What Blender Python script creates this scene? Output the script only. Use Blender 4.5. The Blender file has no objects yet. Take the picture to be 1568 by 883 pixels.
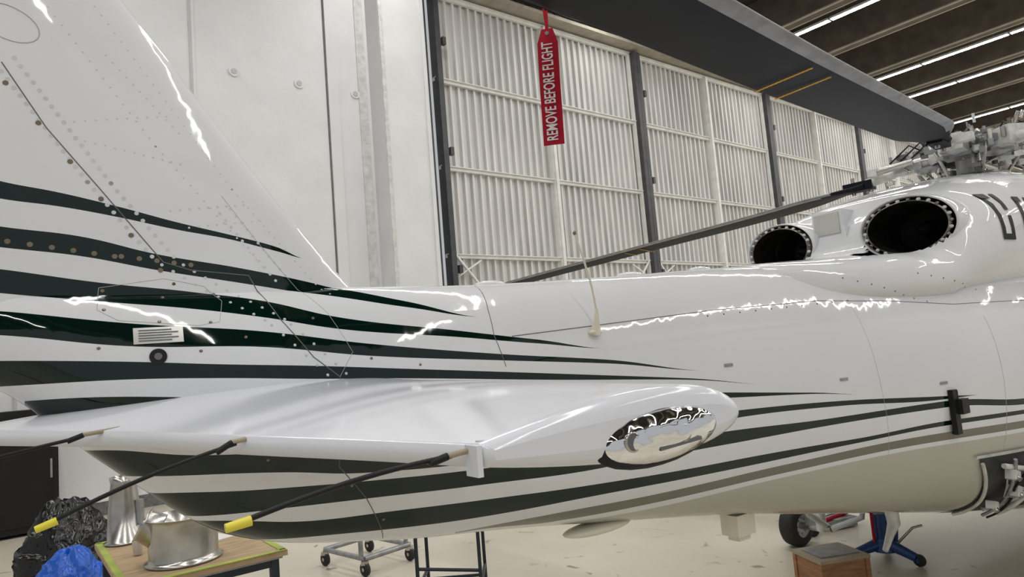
import bpy, bmesh, math, random
import numpy as np
from mathutils import Vector, Matrix, Euler, noise as mnoise
from mathutils.bvhtree import BVHTree
random.seed(7)
rad=math.radians
scene=bpy.context.scene
try: scene.view_settings.view_transform='Standard'
except Exception: pass

# ---------------------------------------------------------------- materials
def newmat(name):
    m=bpy.data.materials.new(name); m.use_nodes=True
    return m,m.node_tree.nodes,m.node_tree.links,m.node_tree.nodes['Principled BSDF']
def pmat(name,col,rough=.5,metal=0,noise=0,nscale=5,bump=0,bscale=20,coat=0,trans=0,spec=None,stretch=None):
    m,n,l,b=newmat(name)
    b.inputs['Base Color'].default_value=(*col,1); b.inputs['Roughness'].default_value=rough
    b.inputs['Metallic'].default_value=metal; b.inputs['Coat Weight'].default_value=coat
    b.inputs['Transmission Weight'].default_value=trans
    if spec is not None: b.inputs['Specular IOR Level'].default_value=spec
    tc=n.new('ShaderNodeTexCoord'); src=tc.outputs['Object']
    if stretch:
        mp=n.new('ShaderNodeMapping'); mp.inputs['Scale'].default_value=stretch; l.new(src,mp.inputs[0]); src=mp.outputs[0]
    if noise:
        t=n.new('ShaderNodeTexNoise'); t.inputs['Scale'].default_value=nscale; t.inputs['Detail'].default_value=6
        l.new(src,t.inputs[0])
        r=n.new('ShaderNodeValToRGB'); r.color_ramp.elements[0].position=.3; r.color_ramp.elements[1].position=.7
        r.color_ramp.elements[0].color=(*[c*(1-noise) for c in col],1); r.color_ramp.elements[1].color=(*[min(1,c*(1+noise*.5)) for c in col],1)
        l.new(t.outputs[0],r.inputs[0]); l.new(r.outputs[0],b.inputs['Base Color'])
    if bump:
        t=n.new('ShaderNodeTexNoise'); t.inputs['Scale'].default_value=bscale; l.new(src,t.inputs[0])
        bp=n.new('ShaderNodeBump'); bp.inputs['Strength'].default_value=bump; bp.inputs['Distance'].default_value=.02
        l.new(t.outputs[0],bp.inputs['Height']); l.new(bp.outputs[0],b.inputs['Normal'])
    return m
STR=[ # (u, z_top, z_bottom) centimetres
[(-140,78,70),(-116,70,64),(-100,67,62),(-83,63,59),(-64,58,55),(-46,54,52),(-29,50,48),(-14,45,45)],
[(-140,60,52),(-116,55,48),(-94,52,45),(-71,46,40),(-43,41,35),(-10,34,29),(20,26,23),(61,17,17)],
[(-140,45,37),(-116,41,33),(-89,36,29),(-60,32,25),(-38,28,21),(-10,20,15),(40,12,9),(78,6,4),(126,-1,-1)],
[(-140,31,22),(-116,27,19),(-81,21,13),(-40,16,10),(-1,9,4),(56,1,-2),(116,-6,-8),(195,-17,-17)],
[(-140,13,4),(-114,11,3),(-81,8,2),(-54,5,0),(-23,2,-3),(13,-2,-6),(85,-10,-13),(164,-19,-20),(255,-30,-30)],
[(-110,-2,-9),(-40,-8,-15),(20,-13,-19),(100,-20,-25),(192,-29,-32),(252,-35,-36),(312,-41,-41)],
[(-95,-20,-30),(-63,-25,-32),(-36,-28,-35),(-5,-33,-40),(100,-37,-44),(196,-39,-43),(275,-42,-45),(352,-47,-49),(388,-49,-49)],
[(-80,-37,-47),(-42,-40,-48),(-5,-43,-50),(43,-46,-53),(110,-48,-56),(188,-49,-56),(269,-51,-55),(352,-50,-54),(414,-55,-59),(600,-58,-62)],
[(-65,-49,-59),(-23,-55,-62),(8,-57,-65),(51,-60,-68),(103,-63,-69),(185,-65,-70),(279,-65,-68),(356,-62,-65),(600,-66,-67)],
]
GOLD=[[(40,-73.5,-74.5),(90,-74,-79),(146,-75,-80),(234,-73,-78),(357,-69,-74),(600,-72,-75)]]
BELLY_FLOOR_REFLECTION=[[(50,-82,-82),(90,-82,-110),(146,-83,-160),(234,-80.5,-190),(357,-76.5,-195),(600,-78,-195)]]  # floor reflection and shadow under the belly, painted in as a beige band
def stripe_paint():
    m,n,l,b=newmat('white_paint_striped')
    tc=n.new('ShaderNodeTexCoord'); sp=n.new('ShaderNodeSeparateXYZ'); l.new(tc.outputs['Object'],sp.inputs[0])
    def math_(op,a,bv):
        q=n.new('ShaderNodeMath'); q.operation=op
        for i,x in enumerate((a,bv)):
            if isinstance(x,(int,float)): q.inputs[i].default_value=x
            else: l.new(x,q.inputs[i])
        return q.outputs[0]
    mu=n.new('ShaderNodeMapRange'); mu.inputs[1].default_value=-1.4; mu.inputs[2].default_value=6.0; l.new(sp.outputs[0],mu.inputs[0])
    mz=n.new('ShaderNodeMapRange'); mz.inputs[1].default_value=-2; mz.inputs[2].default_value=1; l.new(sp.outputs[2],mz.inputs[0])
    def curve(pts):
        c=n.new('ShaderNodeFloatCurve'); cv=c.mapping.curves[0]
        P=[((u/100+1.4)/7.4,(z/100+2)/3) for u,z in pts]
        if P[0][0]>.001: P=[(0,P[0][1])]+P
        if P[-1][0]<.999: P=P+[(1,P[-1][1])]
        while len(cv.points)<len(P): cv.points.new(.5,.5)
        for p,q in zip(cv.points,P): p.location=q; p.handle_type='AUTO_CLAMPED'
        c.mapping.update(); l.new(mu.outputs[0],c.inputs['Value']); return c.outputs[0]
    def mask(L):
        tot=None
        for s in L:
            t=curve([(p[0],p[1]) for p in s]); bo=curve([(p[0],p[2]) for p in s])
            k=math_('MULTIPLY',math_('GREATER_THAN',math_('SUBTRACT',t,.0003),mz.outputs[0]),math_('GREATER_THAN',mz.outputs[0],math_('ADD',bo,.0003)))
            if s[0][0]>-139: k=math_('MULTIPLY',k,math_('GREATER_THAN',sp.outputs[0],s[0][0]/100))
            tot=k if tot is None else math_('ADD',tot,k)
        q=math_('MINIMUM',tot,1.0); return q
    g=mask(STR); go=mask(GOLD); be=mask(BELLY_FLOOR_REFLECTION)
    nz=n.new('ShaderNodeTexNoise'); nz.inputs['Scale'].default_value=.7; l.new(tc.outputs['Object'],nz.inputs[0])
    w=n.new('ShaderNodeMix'); w.data_type='RGBA'; w.inputs[6].default_value=(.68,.69,.71,1); w.inputs[7].default_value=(.76,.76,.765,1); l.new(nz.outputs[0],w.inputs[0])
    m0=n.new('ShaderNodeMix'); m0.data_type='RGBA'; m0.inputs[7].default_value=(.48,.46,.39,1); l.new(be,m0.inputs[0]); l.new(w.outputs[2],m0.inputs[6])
    m1=n.new('ShaderNodeMix'); m1.data_type='RGBA'; m1.inputs[7].default_value=(.18,.17,.13,1); l.new(go,m1.inputs[0]); l.new(m0.outputs[2],m1.inputs[6])
    m2=n.new('ShaderNodeMix'); m2.data_type='RGBA'; m2.inputs[7].default_value=(.001,.010,.007,1); l.new(g,m2.inputs[0]); l.new(m1.outputs[2],m2.inputs[6])
    l.new(m2.outputs[2],b.inputs['Base Color']); b.inputs['Roughness'].default_value=.05; b.inputs['Specular IOR Level'].default_value=.5
    t=n.new('ShaderNodeTexNoise'); t.inputs['Scale'].default_value=7; t.inputs['Detail'].default_value=2; l.new(tc.outputs['Object'],t.inputs[0])
    bp=n.new('ShaderNodeBump'); bp.inputs['Strength'].default_value=.26; bp.inputs['Distance'].default_value=.008
    l.new(t.outputs[0],bp.inputs['Height']); l.new(bp.outputs[0],b.inputs['Normal'])
    return m
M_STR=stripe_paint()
M_WHT=pmat('white_gloss_paint',(.73,.735,.75),.06,noise=.03,nscale=2,bump=.12,bscale=7)
M_STAB=pmat('white_stabilizer_paint',(.70,.71,.75),.12,noise=.02,nscale=2)
M_BLK=pmat('black_plastic',(.008,.008,.009),.5,noise=.3,spec=.3)
M_DARK=pmat('exhaust_dark',(.010,.009,.008),.6,noise=.4,nscale=8,spec=.3)
M_EXM=pmat('exhaust_metal',(.26,.24,.22),.35,metal=1,noise=.4,nscale=10)
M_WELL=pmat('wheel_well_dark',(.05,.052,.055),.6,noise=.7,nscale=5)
M_SEAM=pmat('panel_gap',(.13,.13,.13),.7,noise=.2)
M_SEAML=pmat('panel_gap_light',(.42,.42,.42),.6,noise=.2)
M_RIV=pmat('rivet_white',(.6,.6,.61),.25,noise=.1)
M_BRZ=pmat('bronze_fastener',(.25,.20,.14),.3,metal=.9,noise=.2)
M_CHR=pmat('chrome',(.85,.85,.85),.06,metal=1,noise=.05)
M_CHRW=pmat('chrome_reflector',(.85,.85,.86),.04,metal=1,noise=.05,bump=.7,bscale=9,stretch=(1,1,1.6))
M_STEEL=pmat('brushed_steel',(.50,.48,.45),.25,metal=1,noise=.3,nscale=6,bump=.2,bscale=5)
M_GREY=pmat('grey_metal',(.34,.35,.36),.35,metal=.6,noise=.25,nscale=12)
M_LGREY=pmat('light_grey_metal',(.66,.66,.63),.35,metal=.15,noise=.25,nscale=14)
M_BLADE=pmat('blade_composite',(.007,.0085,.014),.5,noise=.25,nscale=3,spec=.15)
M_BLE=pmat('blade_leading_edge',(.30,.31,.33),.4,metal=.3,noise=.3,nscale=9)
M_YEL=pmat('yellow_paint',(.8,.42,.02),.5,noise=.1)
M_YTIP=pmat('yellow_tip',(.75,.65,.05),.4,noise=.1)
M_TAN=pmat('tan_holder',(.35,.29,.2),.5,noise=.2)
M_TYRE=pmat('tyre_rubber',(.02,.02,.02),.7,noise=.3)
M_CREAM=pmat('antenna_cream',(.72,.68,.56),.35,noise=.08)
M_RED=pmat('red_fabric',(.42,.012,.03),.8,noise=.15,nscale=30,bump=.3,bscale=300,spec=.2)
M_TXT=pmat('white_print',(.75,.72,.72),.7,noise=.1)
M_BLUE=pmat('blue_paint',(.008,.045,.17),.35,noise=.25)
M_NAVY=pmat('navy_steel',(.012,.018,.03),.4,noise=.3)
M_WOOD=pmat('plywood',(.42,.30,.17),.6,noise=.3,nscale=4,stretch=(1,6,1))
M_CRATE=pmat('crate_wood',(.33,.16,.07),.55,noise=.35,nscale=5,stretch=(1,1,8))
M_TAPE=pmat('green_tape',(.35,.42,.06),.5,noise=.3)
M_BAG=pmat('black_plastic_bag',(.004,.004,.0045),.2,noise=.3,bump=.8,bscale=10)
M_BBAG=pmat('blue_plastic_bag',(.01,.10,.52),.3,noise=.2,bump=.8,bscale=10)
M_PLAC=pmat('placard_metal',(.6,.59,.55),.3,metal=.4,noise=.1)

# ---------------------------------------------------------------- mesh builder
class MB:
    def __init__(s): s.v=[];s.f=[];s.m=[];s.s=[];s.mats=[]
    def mi(s,mat):
        if mat not in s.mats: s.mats.append(mat)
        return s.mats.index(mat)
    def add(s,v,f,mat,smooth=False):
        o=len(s.v); s.v+=[Vector(p) for p in v]; k=s.mi(mat)
        for q in f: s.f.append([i+o for i in q]); s.m.append(k); s.s.append(smooth)
    def box(s,c,d,mat,rot=None):
        R=Euler(rot).to_matrix() if rot else Matrix.Identity(3); c=Vector(c)
        v=[c+R@Vector((x*d[0]/2,y*d[1]/2,z*d[2]/2)) for x in(-1,1) for y in(-1,1) for z in(-1,1)]
        s.add(v,[(0,1,3,2),(4,6,7,5),(0,4,5,1),(2,3,7,6),(0,2,6,4),(1,5,7,3)],mat)
    def rings(s,R,mat,caps=True,smooth=True,closed=True,fmat=None):
        n=len(R[0]); v=[p for r in R for p in r]; o=len(s.v)
        s.v+=[Vector(p) for p in v]; k=s.mi(mat)
        for i in range(len(R)-1):
            for j in range(n if closed else n-1):
                q=[o+i*n+j,o+i*n+(j+1)%n,o+(i+1)*n+(j+1)%n,o+(i+1)*n+j]
                kk=k
                if fmat:
                    mm=fmat(sum((s.v[a] for a in q),Vector())/4,i,j)
                    if mm=='skip': continue
                    if mm: kk=s.mi(mm)
                s.f.append(q); s.m.append(kk); s.s.append(smooth)
        if caps:
            s.add(R[0],[tuple(range(n-1,-1,-1))],mat); s.add(R[-1],[tuple(range(n))],mat)
    def cyl(s,a,b,r1,mat,r2=None,n=16,caps=True,smooth=True):
        a=Vector(a);b=Vector(b); r2=r1 if r2 is None else r2
        d=(b-a).normalized(); x=d.orthogonal().normalized(); y=d.cross(x)
        R=[[p+(x*math.cos(2*math.pi*k/n)+y*math.sin(2*math.pi*k/n))*r for k in range(n)] for p,r in((a,r1),(b,r2))]
        s.rings(R,mat,caps,smooth)
    def tube(s,P,r,mat,n=6,caps=True):
        P=[Vector(p) for p in P]; R=[]; up=None
        for i,p in enumerate(P):
            d=(P[min(i+1,len(P)-1)]-P[max(i-1,0)]).normalized()
            if up is None: up=d.orthogonal().normalized()
            up=(up-d*up.dot(d)).normalized(); y=d.cross(up)
            rr=r[i] if isinstance(r,(list,tuple)) else r
            R.append([p+(up*math.cos(2*math.pi*k/n)+y*math.sin(2*math.pi*k/n))*rr for k in range(n)])
        s.rings(R,mat,caps)
    def lathe(s,prof,c,axis,mat,n=32,sy=1.0,caps=False,ref=None):
        c=Vector(c); d=Vector(axis).normalized(); x=Vector(ref) if ref else d.orthogonal().normalized(); y=d.cross(x)
        R=[[c+d*h+(x*math.cos(2*math.pi*k/n)+y*math.sin(2*math.pi*k/n)*sy)*r for k in range(n)] for r,h in prof]
        s.rings(R,mat,caps)
    def ell(s,c,r,mat,rot=None,nu=20,nv=12,half=False):
        R3=Euler(rot).to_matrix() if rot else Matrix.Identity(3); c=Vector(c); R=[]
        for i in range(nv+1):
            a=-math.pi/2+math.pi*i/nv
            if half: a=math.pi/2*i/nv
            R.append([c+R3@Vector((r[0]*max(math.cos(a),1e-3)*math.cos(2*math.pi*k/nu),r[1]*max(math.cos(a),1e-3)*math.sin(2*math.pi*k/nu),r[2]*math.sin(a))) for k in range(nu)])
        s.rings(R,mat,True)
    def obj(s,name,parent=None,matrix=None):
        me=bpy.data.meshes.new(name); me.from_pydata([tuple(p) for p in s.v],[],s.f); me.update()
        for mt in s.mats: me.materials.append(mt)
        me.polygons.foreach_set('material_index',s.m); me.polygons.foreach_set('use_smooth',s.s)
        bm=bmesh.new(); bm.from_mesh(me); bmesh.ops.recalc_face_normals(bm,faces=bm.faces); bm.to_mesh(me); bm.free()
        ob=bpy.data.objects.new(name,me); bpy.context.collection.objects.link(ob)
        if parent: ob.parent=parent
        if matrix is not None: ob.matrix_local=matrix
        return ob
def empty(name,M=None,parent=None):
    e=bpy.data.objects.new(name,None); bpy.context.collection.objects.link(e); e.empty_display_size=.1
    if parent: e.parent=parent
    if M is not None: e.matrix_local=M
    return e
def interp(tab, us):
    t=np.array(tab,float); x=t[:,0]; out=[]
    m=np.zeros_like(t[:,1:])
    for i in range(len(x)):
        a=max(i-1,0); b=min(i+1,len(x)-1)
        m[i]=(t[b,1:]-t[a,1:])/(x[b]-x[a])
    for u in us:
        i=int(np.clip(np.searchsorted(x,u)-1,0,len(x)-2)); h=x[i+1]-x[i]; s=(u-x[i])/h
        out.append((2*s**3-3*s**2+1)*t[i,1:]+(s**3-2*s**2+s)*h*m[i]+(-2*s**3+3*s**2)*t[i+1,1:]+(s**3-s**2)*h*m[i+1])
    return out
def body_rings(tab,us,n=80):
    R=[]
    for u,(top,bot,hw,ex) in zip(us,interp(tab,us)):
        zc=(top+bot)/2; hz=(top-bot)/2; r=[]
        for k in range(n):
            a=2*math.pi*k/n; c,s=math.cos(a),math.sin(a)
            r.append((u,hw*math.copysign(abs(c)**(2/ex),c),zc+hz*math.copysign(abs(s)**(2/ex),s)))
        R.append(r)
    return R

# ---------------------------------------------------------------- hangar shell
W=Matrix.Translation((-1.46,17,0))@Matrix.Rotation(rad(38.7),4,'Z')@Matrix.Translation((-.22,0,0))   # x along doors, -y into the hangar
M_WALL=pmat('painted_concrete_wall',(.71,.715,.715),.55,noise=.06,nscale=1.2,bump=.25,bscale=6)
M_WALLJ=pmat('wall_joint_light',(.52,.52,.51),.7,noise=.1)
M_WROUGH=pmat('rough_wall_edge',(.64,.64,.63),.7,noise=.2,nscale=6,bump=.8,bscale=12)
M_RIB=pmat('corrugated_door_paint',(.69,.685,.665),.45,noise=.16,nscale=1.5,stretch=(1,1,.25))
M_RIBD=pmat('corrugated_door_shaded_flank',(.54,.53,.51),.5,noise=.3,nscale=2,stretch=(1,1,.25))  # darker door paint: rib shade put into the colour of one flank
M_RAIL=pmat('door_rail_paint',(.78,.775,.74),.5,noise=.12,nscale=4)
M_POST=pmat('door_post_grey',(.055,.055,.06),.5,noise=.3,nscale=4)
M_JOINT=pmat('wall_joint',(.16,.16,.15),.8,noise=.4,nscale=20)
M_BLACK=pmat('door_seal_black',(.02,.02,.02),.7,noise=.3)
M_CEIL=pmat('ceiling_dark',(.045,.037,.03),.8,noise=.3,nscale=1)
M_BEAM=pmat('ceiling_beam',(.14,.115,.095),.7,noise=.3,nscale=2)
M_BEAML=pmat('beam_flange',(.42,.38,.31),.6,noise=.2,nscale=3)
def floor_mat():
    m,n,l,b=newmat('epoxy_floor')
    tc=n.new('ShaderNodeTexCoord')
    a=n.new('ShaderNodeTexNoise'); a.inputs['Scale'].default_value=.5; a.inputs['Detail'].default_value=8; l.new(tc.outputs['Object'],a.inputs[0])
    r=n.new('ShaderNodeValToRGB'); r.color_ramp.elements[0].position=.35; r.color_ramp.elements[1].position=.65
    r.color_ramp.elements[0].color=(.50,.455,.36,1); r.color_ramp.elements[1].color=(.60,.555,.455,1); l.new(a.outputs[0],r.inputs[0])
    c=n.new('ShaderNodeTexNoise'); c.inputs['Scale'].default_value=2.6; c.inputs['Detail'].default_value=10; c.inputs['Distortion'].default_value=1.5; l.new(tc.outputs['Object'],c.inputs[0])
    r2=n.new('ShaderNodeValToRGB'); r2.color_ramp.elements[0].position=.28; r2.color_ramp.elements[1].position=.35
    r2.color_ramp.elements[0].color=(.45,.42,.38,1); r2.color_ramp.elements[1].color=(1,1,1,1); l.new(c.outputs[0],r2.inputs[0])
    mx=n.new('ShaderNodeMix'); mx.data_type='RGBA'; mx.blend_type='MULTIPLY'; mx.inputs[0].default_value=1
    l.new(r.outputs[0],mx.inputs[6]); l.new(r2.outputs[0],mx.inputs[7]); l.new(mx.outputs[2],b.inputs['Base Color'])
    b.inputs['Roughness'].default_value=.32
    return m
fb=MB(); fb.box((17,-14,-.05),(90,42,.1),floor_mat()); fb.obj('floor',matrix=W)
wb=MB(); wb.box((-14,.2,6.7),(27.1,.4,13.4),M_WALL)
for s in (-2.85,-5.75,-8.7,-11.7,-14.7): wb.box((s,-.003,6.7),(.03,.02,13.4),M_JOINT if s>-3 else M_WALLJ); wb.box((s+.07,-.004,6.7),(.05,.03,13.4),M_WALL)
wb.box((-2.7,-.02,6.7),(.25,.05,13.4),M_WALL); wb.box((-1.95,-.01,6.7),(.22,.03,13.4),M_WROUGH)
for s in (-9.4,-7.9,-6.4,-4.9,-3.5,-2.15):
    wb.cyl((s,.0,8.57),(s,-.03,8.57),.11,M_WALL,n=20); wb.cyl((s,-.03,8.57),(s,-.045,8.57),.06,M_WALLJ,n=12)
wb.obj('wall_back',matrix=W)
c=MB(); c.box((-1.13,-.3,6.7),(1.25,.62,13.4),M_WALL)
c.box((-.56,-.625,6.7),(.1,.04,13.4),M_WALL); c.box((-1.7,-.625,6.7),(.1,.04,13.4),M_WROUGH)
c.box((-.45,-.2,6.7),(.12,.5,13.4),M_BLACK); c.box((-.3,-.1,5.8),(.2,.3,11.7),M_POST)
c.obj('trim_1',matrix=W)
bb=MB(); bb.box((-14.7,-.02,.12),(25.7,.04,.24),M_JOINT); bb.box((-14.7,-.025,.25),(25.7,.05,.03),M_WALL); bb.obj('baseboard_back',matrix=W)
LB=7.78; RZ=[.2,2.5,4.75,7.0,9.3,11.6]
for d in range(7):
    m=MB()
    for h in range(2):
        x0=d*LB+h*LB/2+.1; x1=x0+LB/2-.14; nr=15; p=(x1-x0)/nr
        xs=[]
        for k in range(nr):
            a=x0+k*p; xs+=[(a,0),(a+p*.5,0),(a+p*.62,-.09),(a+p*.88,-.09)]
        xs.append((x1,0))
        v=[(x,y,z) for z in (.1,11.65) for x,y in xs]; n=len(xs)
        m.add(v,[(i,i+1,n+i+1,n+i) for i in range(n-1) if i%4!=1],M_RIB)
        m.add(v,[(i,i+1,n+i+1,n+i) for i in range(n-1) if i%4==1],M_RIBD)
    for z in RZ:
        m.box((d*LB+LB/2,-.12,z),(LB,.09,.09),M_RAIL); m.box((d*LB+LB/2,-.15,z+.045),(LB,.14,.02),M_RAIL)
    m.box((d*LB+LB/2,-.13,5.85),(.17,.14,11.5),M_RAIL); m.box((d*LB+LB/2,-.22,5.85),(.1,.08,11.5),M_RAIL)
    for e in (0,1):
        X=d*LB+e*LB; sg=1-2*e
        m.box((X+sg*.08,-.2,5.85),(.15,.3,11.6),M_POST); m.box((X+sg*.2,-.14,5.85),(.07,.12,11.5),M_RAIL)
        for (z,w) in ((2.5,1),(4.75,1)):
            a=Vector((X+sg*.2,-.2,z+.05)); m.tube([a,a+Vector((sg*.9,0,-1.0))],.04,M_RAIL,n=4)
            m.tube([(X+sg*.2,-.2,z-.55),(X+sg*1.0,-.2,z-.1)],.03,M_RAIL,n=4)
    for z in (1.5,4.4,7.4,10.3): m.box((d*LB+.26,-.3,z),(.1,.12,.2),M_POST)
    m.obj('door_%d'%(d+1),matrix=W)
h=MB(); h.box((27,.2,12.6),(55,.4,1.7),M_BEAM)
h.box((27,-.35,11.78),(55,.5,.1),M_BEAML); h.box((27,-.5,12.05),(55,.12,.12),M_BEAM); h.box((27,-.7,12.4),(55,.1,.1),M_BEAML)
for i in range(36): h.tube([(i*1.5,-.3,11.85),(i*1.5+.75,-.5,12.35),(i*1.5+1.5,-.3,11.85)],.035,M_BEAM,n=4)
h.tube([(x,-.6+.03*math.sin(x*3),11.95+.05*math.sin(x)) for x in np.linspace(0,54,160)],.025,M_BLACK,n=4)
h.obj('trim_2',matrix=W)
LROWS=(-16.8,-9.3,-1.8,5.7,13.4,20.9,24.7,31.7,39.2,46.7)
c=MB(); c.box((17,-16,14.0),(92,33,.2),M_CEIL); c.obj('ceiling',matrix=W)
c=MB()
for k in range(-6,15):
    s=1.9+3.75*k-.35
    c.box((s,-16,13.23),(.5,32,1.3),M_BEAM); c.box((s-.2,-16,12.58),(.12,32,.04),M_BEAML); c.box((s+.22,-16,12.58),(.08,32,.04),M_BEAML)
    c.box((s+1.0,-16,13.76),(.16,32,.25),M_BEAM)
for s in LROWS:
    for q in range(9):
        for e in (-1,1): c.cyl((s,-2.6-3*q+e,12.54),(s,-2.6-3*q+e,13.9),.012,M_GREY,n=6)
c.obj('ceiling_beams',matrix=W)
m,n,l,b=newmat('tube_glow'); b.inputs['Emission Color'].default_value=(1,.985,.96,1); b.inputs['Emission Strength'].default_value=60; M_GLOW=m
lightmb=MB()
lightmb.box((0,0,.04),(.26,2.96,.07),M_LGREY)
lightmb.add([(-.09,-1.45,0),(.09,-1.45,0),(.09,1.45,0),(-.09,1.45,0)],[(0,3,2,1)],M_GLOW)
first=lightmb.obj('strip_light'); lme=first.data
cnt=0
for s in LROWS:
    for q in range(9):
        ob=first if cnt==0 else bpy.data.objects.new('strip_light',lme)
        if cnt: bpy.context.collection.objects.link(ob)
        ob.matrix_world=W@Matrix.Translation((s,-2.6-3.0*q,12.45)); cnt+=1

# ---------------------------------------------------------------- helicopter
HM=Matrix.Translation((-.72,2.88,2.2))@Matrix.Rotation(rad(35),4,'Z')
heli=empty('helicopter',HM)
FUS=[(-1.32,.22,.1,.03,2),(-1.14,.32,.0,.11,2.2),(-.89,.34,-.25,.17,2.2),(-.5,.34,-.57,.24,2.3),(.1,.34,-.72,.29,2.3),(.7,.345,-.80,.32,2.3),(1.5,.38,-.92,.37,2.3),(2.2,.42,-1.03,.45,2.3),(2.86,.45,-1.15,.58,2.4),(3.6,.48,-1.28,.8,2.5),(4.3,.5,-1.4,.97,2.7),(5.4,.5,-1.56,1.08,3),(7,.5,-1.6,1.1,3),(9,.4,-1.6,1.05,2.8),(11,.1,-1.45,.8,2.4),(12.2,-.45,-1.0,.25,2)]
COW=[(2.5,.42,.3,.1,2.2),(2.7,.45,.15,.33,2.3),(3.1,.47,.08,.56,2.5),(3.5,.5,.06,.72,2.6),(3.85,.55,.06,.82,2.7),(4.0,.75,.06,.86,2.7),(4.3,.98,.06,.93,2.7),(5.3,1.2,.06,.98,2.6),(6.5,1.25,.06,.98,2.6),(8,1.05,.1,.85,2.4),(9.6,.5,.2,.4,2)]
FIN=[(.1,.3,-1.3,.17),(.36,.02,-1.25,.11),(.7,-.26,-1.4,.085),(1.43,-.79,-1.85,.075),(2.2,-1.36,-2.25,.06),(2.7,-1.73,-2.5,.05)]
def fin_rings():
    R=[]
    for z in np.linspace(.1,2.7,40):
        le,te,ht=interp(FIN,[z])[0]; r=[]
        for k in range(48):
            a=2*math.pi*k/48; x=(1+math.cos(a))/2
            y=math.sin(a); th=ht*abs(y)**.9*(1.0-.35*x)
            r.append((le+(te-le)*x,math.copysign(th,y),z))
        R.append(r)
    return R
def wellf(c,i,j):
    if c.x>9.3 and -.5<c.z<.0 : return M_BLK
    return None
def cutex(c,i,j):
    if c.x<4.9 and ((abs(c.y)-.5)/.30)**2+((c.z-.655)/.205)**2<1.0: return 'skip'
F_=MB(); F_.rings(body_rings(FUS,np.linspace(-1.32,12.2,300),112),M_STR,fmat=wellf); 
C_=MB(); C_.rings(body_rings(COW,np.linspace(2.5,9.6,260),160),M_WHT,fmat=cutex)
N_=MB(); N_.rings(fin_rings(),M_STR)
allv=[];allf=[]
for q in (F_,C_,N_):
    o=len(allv); allv+=q.v; allf+=[[i+o for i in f] for f in q.f]
bv=BVHTree.FromPolygons(allv,allf)
def proj(u,z,side=-1):
    h=bv.ray_cast(Vector((u,side*4,z)),Vector((0,-side,0)))
    return (h[0],h[1]) if h[0] is not None else (None,None)
F_.obj('fuselage_and_tail_boom',heli); C_.obj('engine_cowling',heli); N_.obj('tail_fin',heli)

S=MB()
def seam(pts,r=.0022,mat=M_SEAM,closed=False,off=0,mb=None):
    P=[]
    pts=[(a/100,b/100) for a,b in pts]
    if closed: pts=pts+[pts[0]]
    for (a,b),(c,d) in zip(pts,pts[1:]):
        k=max(2,int(math.hypot(c-a,d-b)/.02))
        for i in range(k):
            t=i/k; p,n=proj(a+(c-a)*t,b+(d-b)*t)
            if p: P.append(p+n*off)
    p,n=proj(*pts[-1])
    if p: P.append(p+n*off)
    if len(P)>2: (mb or S).tube(P,r,mat,n=6)
seam([(-115,110),(-103,89),(-88,69),(-69,43),(-60,40),(-40,38),(-32,20),(-22,5),(-13,-3)],.0020)
seam([(-48,69),(-34,49),(-14,22),(-7,6),(-13,-3)],.0010,M_SEAML)
seam([(-13,-3),(-15,-36),(-4,-50),(7,-69)],.0018)
seam([(61,33),(58,20),(57,9),(60,-5)],.0018)
seam([(66,8),(122,11),(195,15),(277,17),(330,14),(380,9),(500,8),(700,8)],.0022)
seam([(-89,34),(-69,37),(-56,34),(-51,28),(-53,20),(-60,19),(-84,22),(-90,26)],.0010,M_SEAML,closed=True)
seam([(400,0),(402,-40),(400,-85)],.0014,M_SEAML); seam([(300,12),(305,-40),(310,-80)],.0010,M_SEAML)
seam([(-113+8*math.cos(t)+3*math.sin(t),124+5*math.sin(t)-4*math.cos(t)) for t in np.linspace(0,6.0,22)],.0018,M_SEAML,closed=True)
R_=MB()
def rivets(a,b,sp=.035,r=.006,mat=M_RIV,h=.5):
    a=(a[0]/100,a[1]/100);b=(b[0]/100,b[1]/100); L=math.hypot(b[0]-a[0],b[1]-a[1]); k=max(1,int(L/sp))
    for i in range(k+1):
        t=i/k; p,n=proj(a[0]+(b[0]-a[0])*t,a[1]+(b[1]-a[1])*t)
        if p is None: continue
        x=n.orthogonal().normalized(); y=n.cross(x); R=[]
        for rr,hh in ((1,-.1),(.8,.6*h),(.35,h)):
            R.append([p+(x*math.cos(j*math.pi/4)+y*math.sin(j*math.pi/4))*rr*r+n*hh*r for j in range(8)])
        R_.rings(R,mat)
for o in (-3.5,3.5):
    rivets((-115+o,112),(-88+o,71),.03,.0075); rivets((-88+o,71),(-69+o,45),.03,.0075); rivets((-66+o,42),(-34+o,20),.04,.006); rivets((-32+o,18),(-14+o,-2),.045,.006)
rivets((-92,142),(-44,72),r=.004); rivets((-44,72),(-10,30),.03,.004); rivets((-104,135),(-70,86),r=.004); rivets((-70,86),(-30,36),r=.004)
rivets((-95,92),(-66,98),.03,.004); rivets((-95,86),(-62,80),.03,.004); rivets((-66,62),(-40,66),.03,.005); rivets((-85,118),(-62,92),.03,.004); rivets((-60,56),(-34,60),.03,.004)
rivets((-49,62),(-30,36),.03,.006); rivets((-45,64),(-26,38),.03,.006)
for a,b in (((-114,50),(-84,45)),((-82,45),(-60,42))): rivets(a,b,.055,.009,M_BRZ)
rivets((-114,103),(-70,40),.14,.009,M_BRZ)
for (u,z) in ((-88,33),(-88,26),(-72,21),(-56,20),(-53,31),(-66,35),(-45,14),(-60,10),(-90,13),(-40,-30),(-70,30),(0,3),(20,-1),(-20,20),(-10,-44),(4,-60)):
    rivets((u,z),(u+.1,z),1,.006,M_BRZ)
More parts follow.
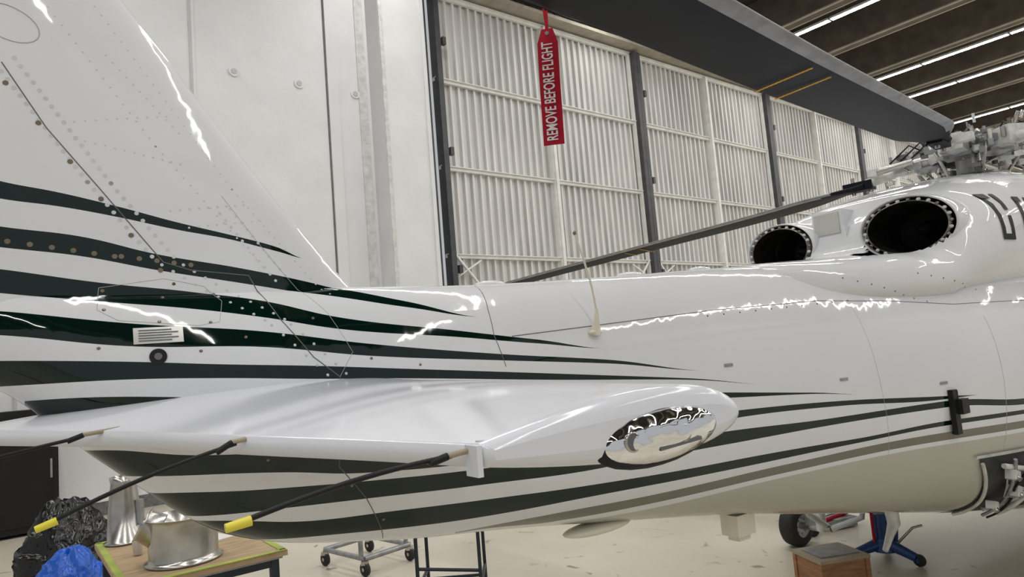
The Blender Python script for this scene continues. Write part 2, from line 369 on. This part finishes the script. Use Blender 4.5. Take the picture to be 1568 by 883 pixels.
rivets((190,12),(300,16),.12,.005,M_BLK); rivets((300,30),(360,12),.08,.006,M_BRZ); rivets((350,30),(420,16),.09,.006,M_BRZ)
R_.obj('rivets',heli)
def patch(mb,u0,u1,z0,z1,mat,off=.004,nx=8,nz=4,shear=0):
    v=[]
    for j in range(nz+1):
        for i in range(nx+1):
            t=j/nz
            u=(u0+shear*(1-t))+(u1-u0-shear*(1-t))*i/nx
            p,n=proj(u,z0+(z1-z0)*t); v.append(p+n*off)
    f=[(j*(nx+1)+i,j*(nx+1)+i+1,(j+1)*(nx+1)+i+1,(j+1)*(nx+1)+i) for j in range(nz) for i in range(nx)]
    mb.add(v,f,mat,True)
D=MB()
patch(D,-.80,-.65,.135,.19,M_PLAC)
for i in range(5): patch(D,-.785,-.665+(.0 if i%2 else -.02),.143+i*.0088,.1465+i*.0088,M_SEAM,off=.006,nz=1)
p,n=proj(-.73,.09); D.cyl(p-n*.01,p+n*.004,.027,M_BLK,n=24); D.cyl(p,p+n*.007,.012,M_SEAM,n=16)
for (u,z) in ((2.78,-.30),(3.51,-.39),(1.95,-.15)): patch(D,u-.03,u+.03,z-.008,z+.008,M_GREY,nz=1,nx=2)
patch(D,3.53,3.59,-.70,-.44,M_BLK,off=.02,nx=3,nz=6)
p,n=proj(3.61,-.54); D.box(p+n*.02,(.09,.05,.09),M_BLK); p,n=proj(3.56,-.57); D.box(p+n*.015,(.06,.03,.27),M_BLK)
for (u0,u1,z0,z1) in ((4.30,4.46,.50,.84),(4.62,4.8,.50,.82),(5.0,5.2,.5,.8)):
    patch(D,u0,u1,z0,z1,M_WHT,off=.004)
    w=.04
    for a in ((u0,u0+w,z0,z1),(u0,u1,z0,z0+w),(u0,u0+.08,z1-w,z1),(u1-w,u1,z0,z0+(z1-z0)*.5),(u1-w,u1,z0+(z1-z0)*.62,z1)): patch(D,*a,M_BLK,off=.008)
D.obj('markings_and_vents',heli)
# main gear bay on the starboard side: dark recess liner, frame and fittings
G=MB()
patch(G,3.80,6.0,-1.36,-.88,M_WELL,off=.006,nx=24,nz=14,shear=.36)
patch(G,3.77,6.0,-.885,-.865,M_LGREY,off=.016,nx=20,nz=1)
seam([(383,-92),(396,-108),(418,-134)],.012,M_LGREY,off=.02,mb=G)
seam([(398,-94),(425,-100),(520,-104)],.018,M_LGREY,off=.045,mb=G); seam([(412,-124),(440,-116),(520,-126)],.016,M_GREY,off=.05,mb=G)
seam([(404,-90),(410,-104),(424,-130)],.012,M_GREY,off=.06,mb=G); seam([(418,-90),(414,-108),(432,-132)],.008,M_BLK,off=.07,mb=G)
seam([(430,-90),(434,-110),(440,-132)],.02,M_LGREY,off=.05,mb=G); seam([(400,-100),(408,-112),(420,-114),(430,-106)],.006,M_STEEL,off=.08,mb=G)
for (u,z,dx,dz) in ((4.07,-1.0,.08,.06),(4.2,-1.12,.1,.07),(4.12,-1.2,.05,.05),(4.35,-.98,.1,.08)):
    p,n=proj(u,z); G.box(p+n*.06,(dx,.06,dz),M_LGREY,rot=(0,.3,0)); G.cyl(p+n*.05,p+n*.11,.018,M_STEEL,n=10)
for u in (4.6,4.9): G.tube([(u,-1.1,-.92),(u+.05,-1.1,-1.15),(u,-1.02,-1.35)],.022,M_LGREY)
G.obj('wheel_well_fittings',heli)
S.obj('panel_gaps',heli)
def oval(mb,prof,c0,ax,mat,ry,rz,n=64):
    ax=Vector(ax).normalized(); y=Vector((0,0,1)).cross(ax).normalized(); z=ax.cross(y)
    mb.rings([[c0+ax*h+y*math.cos(2*math.pi*k/n)*(ry*r)+z*math.sin(2*math.pi*k/n)*(rz*r) for k in range(n)] for r,h in prof],mat,caps=False)
    return ax,y,z
X=MB()
for sd in (-1,1):
    c0=Vector((3.93,sd*.5,.655)); ax=(-1,sd*.08,-.02)
    oval(X,[(1.08,-.8),(1.14,-.4),(1.12,-.1),(1.08,.0),(1.05,.025),(1.02,.01),(1.005,-.03)],c0,ax,M_WHT,.30,.205)
    oval(X,[(1.005,-.03),(.98,-.15),(.95,-.5),(.02,-.5)],c0,ax,M_DARK,.30,.205)
    a,y,z=oval(X,[(.87,.02),(.86,-.06),(.84,-.12)],c0,ax,M_EXM,.30,.205)
    oval(X,[(.84,-.12),(.82,-.3),(.78,-.7),(.02,-.72)],c0,ax,M_DARK,.30,.205)
    oval(X,[(.80,-.24),(.78,-.25),(.77,-.28)],c0,ax,M_EXM,.30,.205)
    oval(X,[(.87,.02),(.905,.02),(.905,-.3)],c0,ax,M_EXM,.30,.205)
    for k in range(26):
        t=2*math.pi*k/26; q=c0+a*.015+y*math.cos(t)*.28+z*math.sin(t)*.19; X.ell(q,(.014,.016,.012),M_LGREY if k%3 else M_EXM,nu=8,nv=6)
    oval(X,[(.45,-.45),(.36,-.34),(.2,-.26),(.02,-.22)],c0,ax,M_EXM,.2,.16,n=24)
X.obj('engine_exhausts',heli)
Q=MB(); Q.box((4.12,.1,.80),(.3,.24,.2),M_WHT); Q.box((3.965,.1,.80),(.012,.2,.16),M_PLAC); Q.box((3.98,-.04,.70),(.08,.03,.12),M_WHT)
Q.obj('deck_fitting',heli)
A=MB(); p,n=proj(1.12,.07); up=Vector((-.02,-.25,1)).normalized(); p=p+n*.012
A.ell(p,(.040,.022,.014),M_CREAM,nu=16,nv=8); A.lathe([(.026,-.01),(.021,.02),(.013,.07),(.008,.11),(.001,.12)],p,up,M_CREAM,n=16)
tip=p+Vector((-.10,-.03,.47)); A.tube([p+up*.1,p+Vector((-.03,-.035,.22)),p+Vector((-.065,-.035,.35)),tip],.0055,M_CREAM); A.ell(tip,(.009,.009,.011),M_BRZ,nu=10,nv=6)
for u in (.75,1.7,2.3): A.ell((u,0,interp(FUS,[u])[0][0]-.005),(.09,.06,.025),M_WHT)
A.ell((1.25,-.05,-.90),(.22,.08,.03),M_CREAM); A.box((2.3,-.08,-1.09),(.16,.12,.12),M_CREAM); A.box((2.3,-.08,-1.15),(.10,.08,.06),M_CREAM)
A.tube([(4.2,.02,-1.36),(4.22,.02,-1.5),(4.15,.02,-1.56),(4.05,.02,-1.66)],[.05,.045,.03,.02],M_LGREY,n=10)
A.obj('antennas',heli)

# stabilizer
ST=[(-1.6,.43,-.36,-.192,.155),(-1.35,.41,-.47,-.183,.158),(-1.0,.38,-.65,-.168,.16),(-.5,.31,-.886,-.148,.16),(-.15,.22,-1.2,-.12,.16),(0,.2,-1.25,-.115,.16)]
def airfoil(le,te,zc,th,sx=1,sz=1,y=0):
    n=30; up=[];lo=[]; c=le-te; mid=(le+te)/2
    for i in range(n+1):
        b=math.pi*i/n; x=(1-math.cos(b))/2
        yt=5*th*(.2969*math.sqrt(x)-.126*x-.3516*x**2+.2843*x**3-.1015*x**4)*1.0+.022*x
        X_=mid+(le-x*c-mid)*sx
        up.append((X_,y,zc+yt*sz*1.05)); lo.append((X_,y,zc-yt*sz*.9))
    return up[::-1]+lo[1:]
TB=MB()
for sd in (1,-1):
    R=[]
    for v in np.linspace(0,-1.6,41):
        le,te,zc,th=interp(ST,[v])[0]; R.append(airfoil(le,te,zc,th,y=v*sd))
    for v,sx,sz in ((-1.612,.995,.96),(-1.622,.985,.88),(-1.630,.965,.7),(-1.634,.94,.4)):
        R.append(airfoil(.43,-.36,-.192,.155,sx,sz,v*sd))
    TB.rings(R,M_STAB)
    TB.box((-.365,-1.6*sd,-.2),(.012,.045,.06),M_STAB); TB.cyl((-.345,-1.595*sd,-.17),(-.345,-1.595*sd,-.163),.01,M_RIV)
    WK=((-.385,-1.585,-.185,.44,-.052),(-.65,-1.0,-.155,.44,-.13),(-.93,-.46,-.127,.8,-.15))
    for (u,v,z,L,dz) in (WK if sd==1 else WK[:1]):
        a=Vector((u,v*sd,z)); d=Vector((-1,0,dz/L)).normalized()
        TB.cyl(a+Vector((.06,0,.008)),a-Vector((.035,0,-.0)),.006,M_TAN,n=10)
        P=[a+d*(t*L)+Vector((0,0,.012*math.sin(t*math.pi))) for t in np.linspace(.05,.93,14)]
        TB.tube(P,.005,M_BLK,n=8); TB.cyl(a+d*(L-.04),a+d*L,.0085,M_YTIP,n=12,r2=.0075)
        TB.cyl(a-Vector((.03,0,0)),a+d*.07,.0075,M_BLK,n=10)
    # position light: dark bezel, chrome reflector with lamp
    c=Vector((.125,-1.622*sd,-.213)); rt=(0,rad(-3),0)
    TB.ell(c,(.207,.022,.070),M_BLK,rot=rt,nu=48); TB.ell(c+Vector((.010,-.003*sd,0)),(.192,.042,.060),M_CHRW,rot=rt,nu=64,nv=32)
    for dx,r in ((-.115,.019),(.045,.017)):
        yy=.042*math.sqrt(max(0,1-(dx/.192)**2))
        q=c+Vector((dx,-(yy-.004)*sd,.0)); TB.cyl(q,q+Vector((0,-.005*sd,0)),r,M_SEAM,n=16)
        TB.lathe([(r,0),(r*1.2,0),(r*1.2,-.006*sd),(r,-.006*sd)],q,(0,1,0),M_STEEL,n=16)
    TB.box(c+Vector((.03,-.040*sd,-.022)),(.14,.005,.008),M_SEAM,rot=rt)
TB.obj('horizontal_stabilizer',heli)

# rotor
HX=Vector((6.42,0,0))
RB=MB()
ZT={0:[(.5,1.58),(1,1.55),(2,1.5),(4.2,1.39),(5.6,1.34),(6.9,1.28)],1:[(.5,1.55),(1,1.48),(2,1.40),(4,1.31),(6.9,1.18)]}
angs=[190,97,25,-47,-119]
for bi,an in enumerate(angs):
    zt=ZT[0 if bi==0 else 1]; a=rad(an); er=Vector((math.cos(a),math.sin(a),0)); et=Vector((-math.sin(a),math.cos(a),0))
    R=[]
    for L in list(np.linspace(.95,1.7,8))+list(np.linspace(1.9,6.9,36)):
        z=interp([(p,q) for p,q in zt],[L])[0][0]; t=min(1,max(0,(L-.95)/.7)); t=t*t*(3-2*t)
        ch=.16+(.44-.16)*t; th=.07-.035*t; n=22; pts=[]
        if L>6.6: ch*=1-.5*((L-6.6)/.3)**2
        pit=rad(4)
        for k in range(n):
            b=2*math.pi*k/n; x=math.cos(b)
            y=math.sin(b)*(.62+.38*x)
            xx=(x*.5+.06)*ch; zz=y*th*.6
            pts.append(HX+er*L+et*(xx*math.cos(pit)-zz*math.sin(pit))+Vector((0,0,z+xx*math.sin(pit)+zz*math.cos(pit))))
        R.append(pts)
    def bf(c,i,j,HX=HX,et=et):
        return M_BLE if (c-HX).dot(et)>.145 else None
    RB.rings(R,M_BLADE,fmat=bf)
    for L in (3.92,4.18):
        z=interp([(p,q) for p,q in zt],[L])[0][0]
        for xa in np.linspace(-.17,.13,13):
            p=HX+er*L+et*xa+Vector((0,0,z-.0215+xa*math.sin(rad(4))-.0025)); RB.box(p,(.012,.026,.004),M_YEL,rot=(0,0,a))
    z0=interp([(p,q) for p,q in zt],[.8])[0][0]
    P0=HX+Vector((0,0,1.6)); P1=HX+er*1.02+Vector((0,0,z0-.01))
    RB.cyl(P0+er*.22,P0+er*.55-Vector((0,0,.02)),.085,M_LGREY,r2=.07,n=14)
    RB.box(P0+er*.5,(.26,.2,.15),M_LGREY,rot=(0,0,a)); RB.box(P0+er*.32+Vector((0,0,.09)),(.22,.24,.03),M_GREY,rot=(0,0,a)); RB.box(P0+er*.32-Vector((0,0,.09)),(.22,.24,.03),M_GREY,rot=(0,0,a))
    RB.cyl(P0+er*.5-Vector((0,0,.02)),P1,.05,M_LGREY,n=12); RB.box(P1,(.3,.12,.1),M_BLADE,rot=(0,0,a))
    for t in (.9,1.08): RB.cyl(HX+er*t+Vector((0,0,z0-.09)),HX+er*t+Vector((0,0,z0+.1)),.022,M_STEEL,n=10)
    RB.cyl(P0+er*.42+et*.16,P0+er*.8+et*.18-Vector((0,0,.03)),.035,M_STEEL,n=12); RB.cyl(P0+er*.2+et*.14,P0+er*.45+et*.16,.02,M_CHR,n=10)
    RB.box(P0+er*.8+et*.13-Vector((0,0,.03)),(.09,.18,.07),M_LGREY,rot=(0,0,a))
    q=P0+er*.46-et*.17; RB.cyl(q+Vector((0,0,-.0)),HX+er*.26-et*.1+Vector((0,0,1.3)),.016,M_STEEL,n=10); RB.box(q,(.1,.14,.06),M_GREY,rot=(0,0,a))
    for k in range(6):
        q=P0+er*(.25+.09*k)+et*random.uniform(-.1,.1)+Vector((0,0,.1+.02*(k%2))); RB.cyl(q-Vector((0,0,.04)),q+Vector((0,0,.03)),.016,M_STEEL if k%2 else M_BRZ,n=8)
    for k in range(3):
        p0=P0+er*(.15+.1*k)+et*.12+Vector((0,0,.1)); RB.tube([p0,p0+er*.1+Vector((0,0,.08)),p0+er*.2+et*.02,p0+er*.3-Vector((0,0,.06))],.008,M_BLK)
    rs=random.Random(bi+3)
    for k in range(26):
        q=P0+er*rs.uniform(.1,.8)+et*rs.uniform(-.24,.24)+Vector((0,0,rs.uniform(-.26,.14)))
        if k%2: RB.box(q,(rs.uniform(.03,.09),rs.uniform(.03,.07),rs.uniform(.02,.06)),rs.choice((M_LGREY,M_GREY,M_SEAM)),rot=(0,0,a+rs.uniform(-.4,.4)))
        else: RB.cyl(q,q+er*rs.uniform(-.06,.06)+Vector((0,0,rs.uniform(.04,.1))),rs.uniform(.01,.022),rs.choice((M_LGREY,M_STEEL,M_CHR)),n=8)
RB.cyl(HX+Vector((0,0,1.1)),HX+Vector((0,0,1.75)),.1,M_LGREY,n=24); RB.lathe([(.3,1.52),(.33,1.56),(.33,1.64),(.26,1.68),(.12,1.7),(.12,1.78),(.02,1.8)],HX,(0,0,1),M_LGREY,n=30)
RB.lathe([(.12,1.24),(.32,1.25),(.34,1.29),(.32,1.34),(.12,1.37)],HX,(0,0,1),M_GREY,n=30)
RB.lathe([(.42,1.05),(.36,1.18),(.2,1.24),(.1,1.24)],HX,(0,0,1),M_WHT,n=30)
for k in range(3):
    a=k*2.1+.5; RB.cyl(HX+Vector((.3*math.cos(a),.3*math.sin(a),1.1)),HX+Vector((.3*math.cos(a),.3*math.sin(a),1.28)),.03,M_STEEL,n=12)
RB.obj('main_rotor',heli)

# landing gear
LG=MB()
def wheel(c,r,w,axis=(0,1,0)):
    LG.lathe([(r*.55,-w/2),(r*.85,-w/2),(r*.97,-w*.36),(r,-w*.1),(r,w*.1),(r*.97,w*.36),(r*.85,w/2),(r*.55,w/2)],c,axis,M_TYRE,n=36)
    LG.lathe([(.02,-w*.28),(r*.25,-w*.3),(r*.5,-w*.34),(r*.57,-w/2),(r*.57,w/2),(r*.5,w*.34),(r*.25,w*.3),(.02,w*.28)],c,axis,M_WHT,n=30)
    for k in range(8):
        a=k*math.pi/4; q=Vector(c)+Vector((math.cos(a)*r*.38,0,math.sin(a)*r*.38)); LG.cyl(q-Vector((0,w*.42,0)),q+Vector((0,w*.42,0)),r*.05,M_STEEL,n=8)
for sd in (1,-1):
    c=(5.37,sd*1.64,-2.2+.21); wheel(c,.21,.17)
    LG.cyl((5.37,sd*1.6,-1.99),(5.37,sd*1.25,-1.97),.035,M_STEEL); LG.cyl((5.37,sd*1.36,-2.0),(5.3,sd*1.3,-1.4),.05,M_WHT); LG.cyl((5.37,sd*1.36,-1.95),(5.33,sd*1.34,-1.6),.032,M_CHR)
    LG.tube([(5.37,sd*1.3,-1.95),(5.0,sd*1.25,-1.75),(4.9,sd*1.2,-1.45)],.03,M_LGREY); LG.box((5.4,sd*1.45,-1.95),(.12,.12,.12),M_GREY)
    LG.tube([(5.37,sd*1.25,-1.97),(5.5,sd*1.0,-1.85),(5.45,sd*.9,-1.5)],.028,M_WHT,n=8)
    us=np.linspace(4.3,7.4,24); R=[]
    for u in us:
        t=(u-4.3)/3.1; k=math.sin(math.pi*min(1,max(0,t)))**.6
        R.append([(u,sd*(1.18+.02)+ .30*k*math.cos(q)+.0,-1.16+(.34*k+.02)*math.sin(q)) for q in np.linspace(0,2*math.pi,28,endpoint=False)])
    LG.rings(R,M_WHT)
for sd in (-.14,.14): wheel((10.3,sd,-2.02),.18,.12)
LG.cyl((10.3,-.1,-2.02),(10.3,.1,-2.02),.03,M_STEEL); LG.cyl((10.3,0,-2.0),(10.25,0,-1.4),.05,M_WHT)
LG.obj('landing_gear',heli)

# ---------------------------------------------------------------- remove before flight streamer
def textmesh(body,size,mat,name,parent,M):
    cu=bpy.data.curves.new(name,'FONT'); cu.body=body; cu.size=size; cu.extrude=.0004; cu.offset=.0008; cu.align_x='CENTER'; cu.align_y='CENTER'
    t=bpy.data.objects.new('tmp',cu); bpy.context.collection.objects.link(t); bpy.context.view_layer.update()
    me=bpy.data.meshes.new_from_object(t); w=max(v.co.x for v in me.vertices)-min(v.co.x for v in me.vertices)
    bpy.data.objects.remove(t); me.materials.clear(); me.materials.append(mat)
    o=bpy.data.objects.new(name,me); bpy.context.collection.objects.link(o); o.parent=parent; o.matrix_local=M; return o,w
def streamer(name,loc,H,Wd,rotz,strap,withtext=True):
    e=empty(name,Matrix.Translation(loc)@Matrix.Rotation(rotz,4,'Z')@Matrix.Rotation(rad(1.5),4,'Y'))
    m=MB(); v=[];nz=24
    f=lambda z:.006*math.sin(z*9)
    for j in range(nz+1):
        z=-H*j/nz; w=Wd*(.55+.45*min(1,j/3))
        v+=[(-w/2,f(z)-.001,z),(0,f(z)-.002,z),(w/2,f(z)-.001,z)]
    fs=[(j*3+i,j*3+i+1,(j+1)*3+i+1,(j+1)*3+i) for j in range(nz) for i in (0,1)]
    m.add(v,fs,M_RED,True); m.add([(a,b+.002,c) for a,b,c in v],fs,M_RED,True)
    m.cyl((0,.004,-.02),(0,-.006,-.02),.008,M_STEEL); m.tube([(0,0,-.02),(-.006,0,strap*.5),(-.01,0,strap)],.0035,M_RED)
    m.box((0,0,.03),(.014,.003,.09),M_RED)
    m.obj('ribbon',e)
    if withtext:
        M=Matrix.Translation((0,-.010,-H*.55))@Matrix.Rotation(rad(90),4,'X')@Matrix.Rotation(rad(90),4,'Z')
        o,w=textmesh('REMOVE BEFORE FLIGHT',.055,M_TXT,'lettering',e,M)
        k=H*.84/w; 
        for vv in o.data.vertices:
            vv.co.x*=k; vv.co.y*=1.12
            z=vv.co.x-H*.55; vv.co.z-=f(z)-.003 
    return e
streamer('remove_before_flight_tag',(.222,2.6,2.2+1.27),.47,.082,rad(-12),.085)
streamer('remove_before_flight_tag',(3.55,5.02,1.02),.50,.05,rad(20),.05,False)

# ---------------------------------------------------------------- floor items
T=Matrix.Translation((-2.86,5.78,0))@Matrix.Rotation(rad(36.9),4,'Z')
m=MB(); m.box((0,0,.83),(1.12,1.74,.04),M_WOOD)
m.box((0,.0,.80),(1.06,1.68,.02),M_GREY)
for sx in (-1,1):
    m.box((sx*.53,0,.853),(.05,1.7,.006),M_TAPE)
    for sy in (-1,1): m.box((sx*.48,sy*.78,.4),(.06,.06,.8),M_NAVY)
    m.box((sx*.48,0,.2),(.05,1.5,.05),M_NAVY); m.box((sx*.48,0,.76),(.05,1.6,.06),M_NAVY)
for sy in (-1,1): m.box((0,sy*.85,.853),(1.1,.05,.006),M_TAPE); m.box((0,sy*.78,.76),(.95,.05,.06),M_NAVY)
m.box((.1,.1,.852),(.5,.35,.004),M_TXT,rot=(0,0,.3)); m.box((0,0,.22),(.95,1.5,.02),M_WOOD)
m.obj('work_table',matrix=T)
m=MB(); m.lathe([(.27,0),(.275,.012),(.25,.02),(.242,.05),(.245,.2),(.25,.3),(.262,.33),(.268,.335),(.25,.335),(.235,.2),(.22,.03),(.02,.02)],(0,0,0),(0,0,1),M_STEEL,n=40)
ax=Vector((-.75,-.25,.5)).normalized(); m.lathe([(.13,-.02),(.12,.08),(.135,.1),(.12,.1),(.1,-.02)],(-.17,-.08,.25),ax,M_STEEL,n=28); m.lathe([(.11,.06),(.02,.05)],(-.17,-.08,.25),ax,M_DARK,n=24)
m.obj('exhaust_duct',matrix=Matrix.Translation((-2.66,5.36,.857)))
m=MB(); m.lathe([(.16,0),(.165,.01),(.14,.02),(.125,.3),(.10,.5),(.11,.56),(.1,.56),(.09,.5),(.11,.03),(.02,.02)],(0,0,0),(0,0,1),M_STEEL,n=36); m.box((.14,0,.25),(.04,.06,.2),M_GREY)
m.obj('exhaust_pipe',matrix=Matrix.Translation((-3.55,6.12,.857)))
m=MB(); m.lathe([(.001,0),(.03,0),(.042,.11),(.044,.112),(.04,.11),(.03,.01),(.001,.008)],(0,0,0),(0,0,1),M_TXT,n=24); m.obj('paper_cup',matrix=Matrix.Translation((-3.16,5.62,.857)))
def bag(name,loc,r,h,mat,seed,lump=.28):
    R=[]; n=72; nr=44
    for i in range(nr+1):
        t=i/nr; k=(math.sin(math.pi*(.10+.88*t)))**.5*(1-.35*t)
        row=[]
        for q in np.linspace(0,2*math.pi,n,endpoint=False):
            d=Vector((math.cos(q),math.sin(q),t*2.2)); 
            rr=r*k*(1+lump*mnoise.noise(d*1.6+Vector((seed,0,0)))+lump*.7*abs(mnoise.noise(d*4+Vector((0,seed,0))))+.1*mnoise.noise(d*11))
            zz=h*t+.10*h*mnoise.noise(d*2.3+Vector((0,0,seed)))*(1 if 0<t else 0)+(.05*h*mnoise.noise(d*7) if t>.1 else 0)
            row.append((rr*math.cos(q),rr*math.sin(q),max(0,zz)))
        R.append(row)
    m=MB(); m.rings(R,mat); return m.obj(name,matrix=Matrix.Translation(loc))
bag('black_trash_bag',(-5.15,7.75,0),.52,1.0,M_BAG,3)
bag('blue_trash_bag',(-4.42,6.72,0),.38,.70,M_BBAG,5)
m=MB(); m.box((0,0,1.0),(2.0,.6,1.9),M_BLK); m.box((0,-.31,1.0),(1.8,.02,1.7),M_BLK); m.box((.9,-.32,1.0),(.03,.03,.3),M_GREY)
for x in (-.9,.9): m.box((x,0,.025),(.1,.5,.05),M_GREY)
m.obj('black_cabinet',matrix=W@Matrix.Translation((-9.15,-.42,0)))
m=MB(); m.cyl((0,0,0),(0,0,5),.025,M_RED,n=10)
for z in (.6,2,3.5): m.box((0,.04,z),(.08,.06,.03),M_GREY)
m.obj('red_pipe',matrix=W@Matrix.Translation((-6.95,-.08,0)))
m=MB(); a=Vector((-2.36,7.98,0)); b=Vector((-1.79,7.46,0)); d=(b-a).normalized(); pe=Vector((-d.y,d.x,0))
for p in (a,b,a+pe*.6,b+pe*.6):
    m.lathe([(.02,-.02),(.07,-.02),(.075,0),(.07,.02),(.02,.02)],p+Vector((0,0,.075)),pe,M_TYRE,n=20); m.box(p+Vector((0,0,.14)),(.07,.07,.04),M_STEEL); m.cyl(p+Vector((0,0,.075))-pe*.03,p+Vector((0,0,.075))+pe*.03,.02,M_STEEL)
    m.cyl(p+Vector((0,0,.08))+pe*.03,p+Vector((0,0,.15))+pe*.03,.01,M_STEEL)
for p,q in ((a,b),(a+pe*.6,b+pe*.6),(a,a+pe*.6),(b,b+pe*.6)): m.tube([p+Vector((0,0,.18)),q+Vector((0,0,.18))],.03,M_GREY,n=4)
for p in (b,b+pe*.6): m.tube([p+Vector((0,0,.18))-d*.06,p+Vector((0,0,1.0))-d*.06],.03,M_GREY,n=4)
m.tube([b+Vector((0,0,1.0))-d*.06,b+pe*.6+Vector((0,0,1.0))-d*.06],.03,M_GREY,n=4)
m.obj('wheeled_stand')
m=MB(); x0,x1=-.99,-.46
for y in (5.95,6.55):
    for x in (x0,x1): m.tube([(x,y,0),(x,y,.78)],.02,M_NAVY,n=4)
for x in (x0,x1): m.tube([(x,5.95,.3),(x,6.55,.3)],.016,M_NAVY,n=4)
m.tube([(x0,5.95,.47),(x1,5.95,.42)],.016,M_NAVY,n=4); m.tube([(x0,6.55,.2),(x1,6.55,.2)],.016,M_NAVY,n=4)
m.box(((x0+x1)/2,6.25,.795),(.6,.7,.03),M_NAVY)
m.obj('work_trestle')
m=MB(); w,dd,hh=.40,.34,.36
for sx in (-1,1): m.box((sx*w/2,0,hh/2),(.02,dd,hh),M_CRATE)
for sy in (-1,1): m.box((0,sy*dd/2,hh/2),(w,.02,hh),M_CRATE)
m.box((0,0,hh+.012),(w+.05,dd+.05,.025),M_TAN); m.box((0,0,hh+.03),(w-.05,dd-.08,.012),M_GREY)
for sx in (-1,1):
    for sy in (-1,1): m.box((sx*w/2,sy*dd/2,hh/2),(.04,.04,hh),M_CRATE)
m.obj('wooden_crate',matrix=Matrix.Translation((2.42,5.8,0))@Matrix.Rotation(rad(12),4,'Z'))
m=MB()
for k in range(3):
    a=rad(k*120+60); e=Vector((math.cos(a),math.sin(a),0))
    m.tube([Vector((0,0,.16)),e*.3+Vector((0,0,.07))],[.06,.04],M_BLUE,n=8)
    c=e*.32+Vector((0,0,.055)); t=Vector((-e.y,e.x,0)); m.lathe([(.015,-.02),(.05,-.02),(.055,0),(.05,.02),(.015,.02)],c,t,M_TYRE,n=20); m.cyl(c-t*.03,c+t*.03,.02,M_BLUE)
m.cyl((0,0,.08),(0,0,.2),.11,M_BLUE,r2=.08); m.cyl((0,0,.2),(0,0,.42),.075,M_BLUE); m.cyl((0,0,.42),(0,0,.56),.035,M_GREY); m.cyl((0,0,.56),(0,0,.6),.05,M_STEEL)
m.cyl((-.1,-.02,.14),(-.1,-.02,.44),.013,M_RED); m.cyl((.1,.0,.12),(.13,0,.34),.025,M_BLUE); m.tube([(.1,-.05,.15),(.22,-.12,.3),(.3,-.14,.32)],.012,M_STEEL)
m.obj('hydraulic_jack',matrix=Matrix.Translation((3.31,6.68,0)))
m=MB(); m.tube([(0,0,.1),(.5,.1,.12),(.9,.1,.2)],.025,M_RED); m.tube([(0,.12,.1),(.9,.3,.12)],.02,M_GREY); m.cyl((0,-.05,.07),(0,.18,.07),.07,M_TYRE); m.box((.5,.1,.06),(.3,.2,.1),M_GREY)
m.obj('floor_jack',matrix=Matrix.Translation((3.0,7.6,0))@Matrix.Rotation(rad(20),4,'Z'))
m=MB(); m.tube([(0,0,.06),(6,-.6,.06)],.05,M_BLK,n=4); m.box((3,-.3,.015),(6,.25,.03),M_GREY,rot=(0,0,-.1))
m.obj('floor_cable_ramp',matrix=Matrix.Translation((6.0,11.2,0)))

# ---------------------------------------------------------------- world, camera
w=bpy.data.worlds.new('hangar_ambient'); scene.world=w; w.use_nodes=True
bg=w.node_tree.nodes['Background']; bg.inputs[0].default_value=(.94,.97,1,1); bg.inputs[1].default_value=.47
cam=bpy.data.objects.new('camera',bpy.data.cameras.new('camera')); bpy.context.collection.objects.link(cam)
cam.data.lens=24; cam.data.clip_start=.02; cam.data.clip_end=300
cam.matrix_world=Matrix.Translation((0,0,2.2))@Matrix.Rotation(rad(95.5),4,'X')@Matrix.Rotation(rad(-4.7),4,'Z')
scene.camera=cam
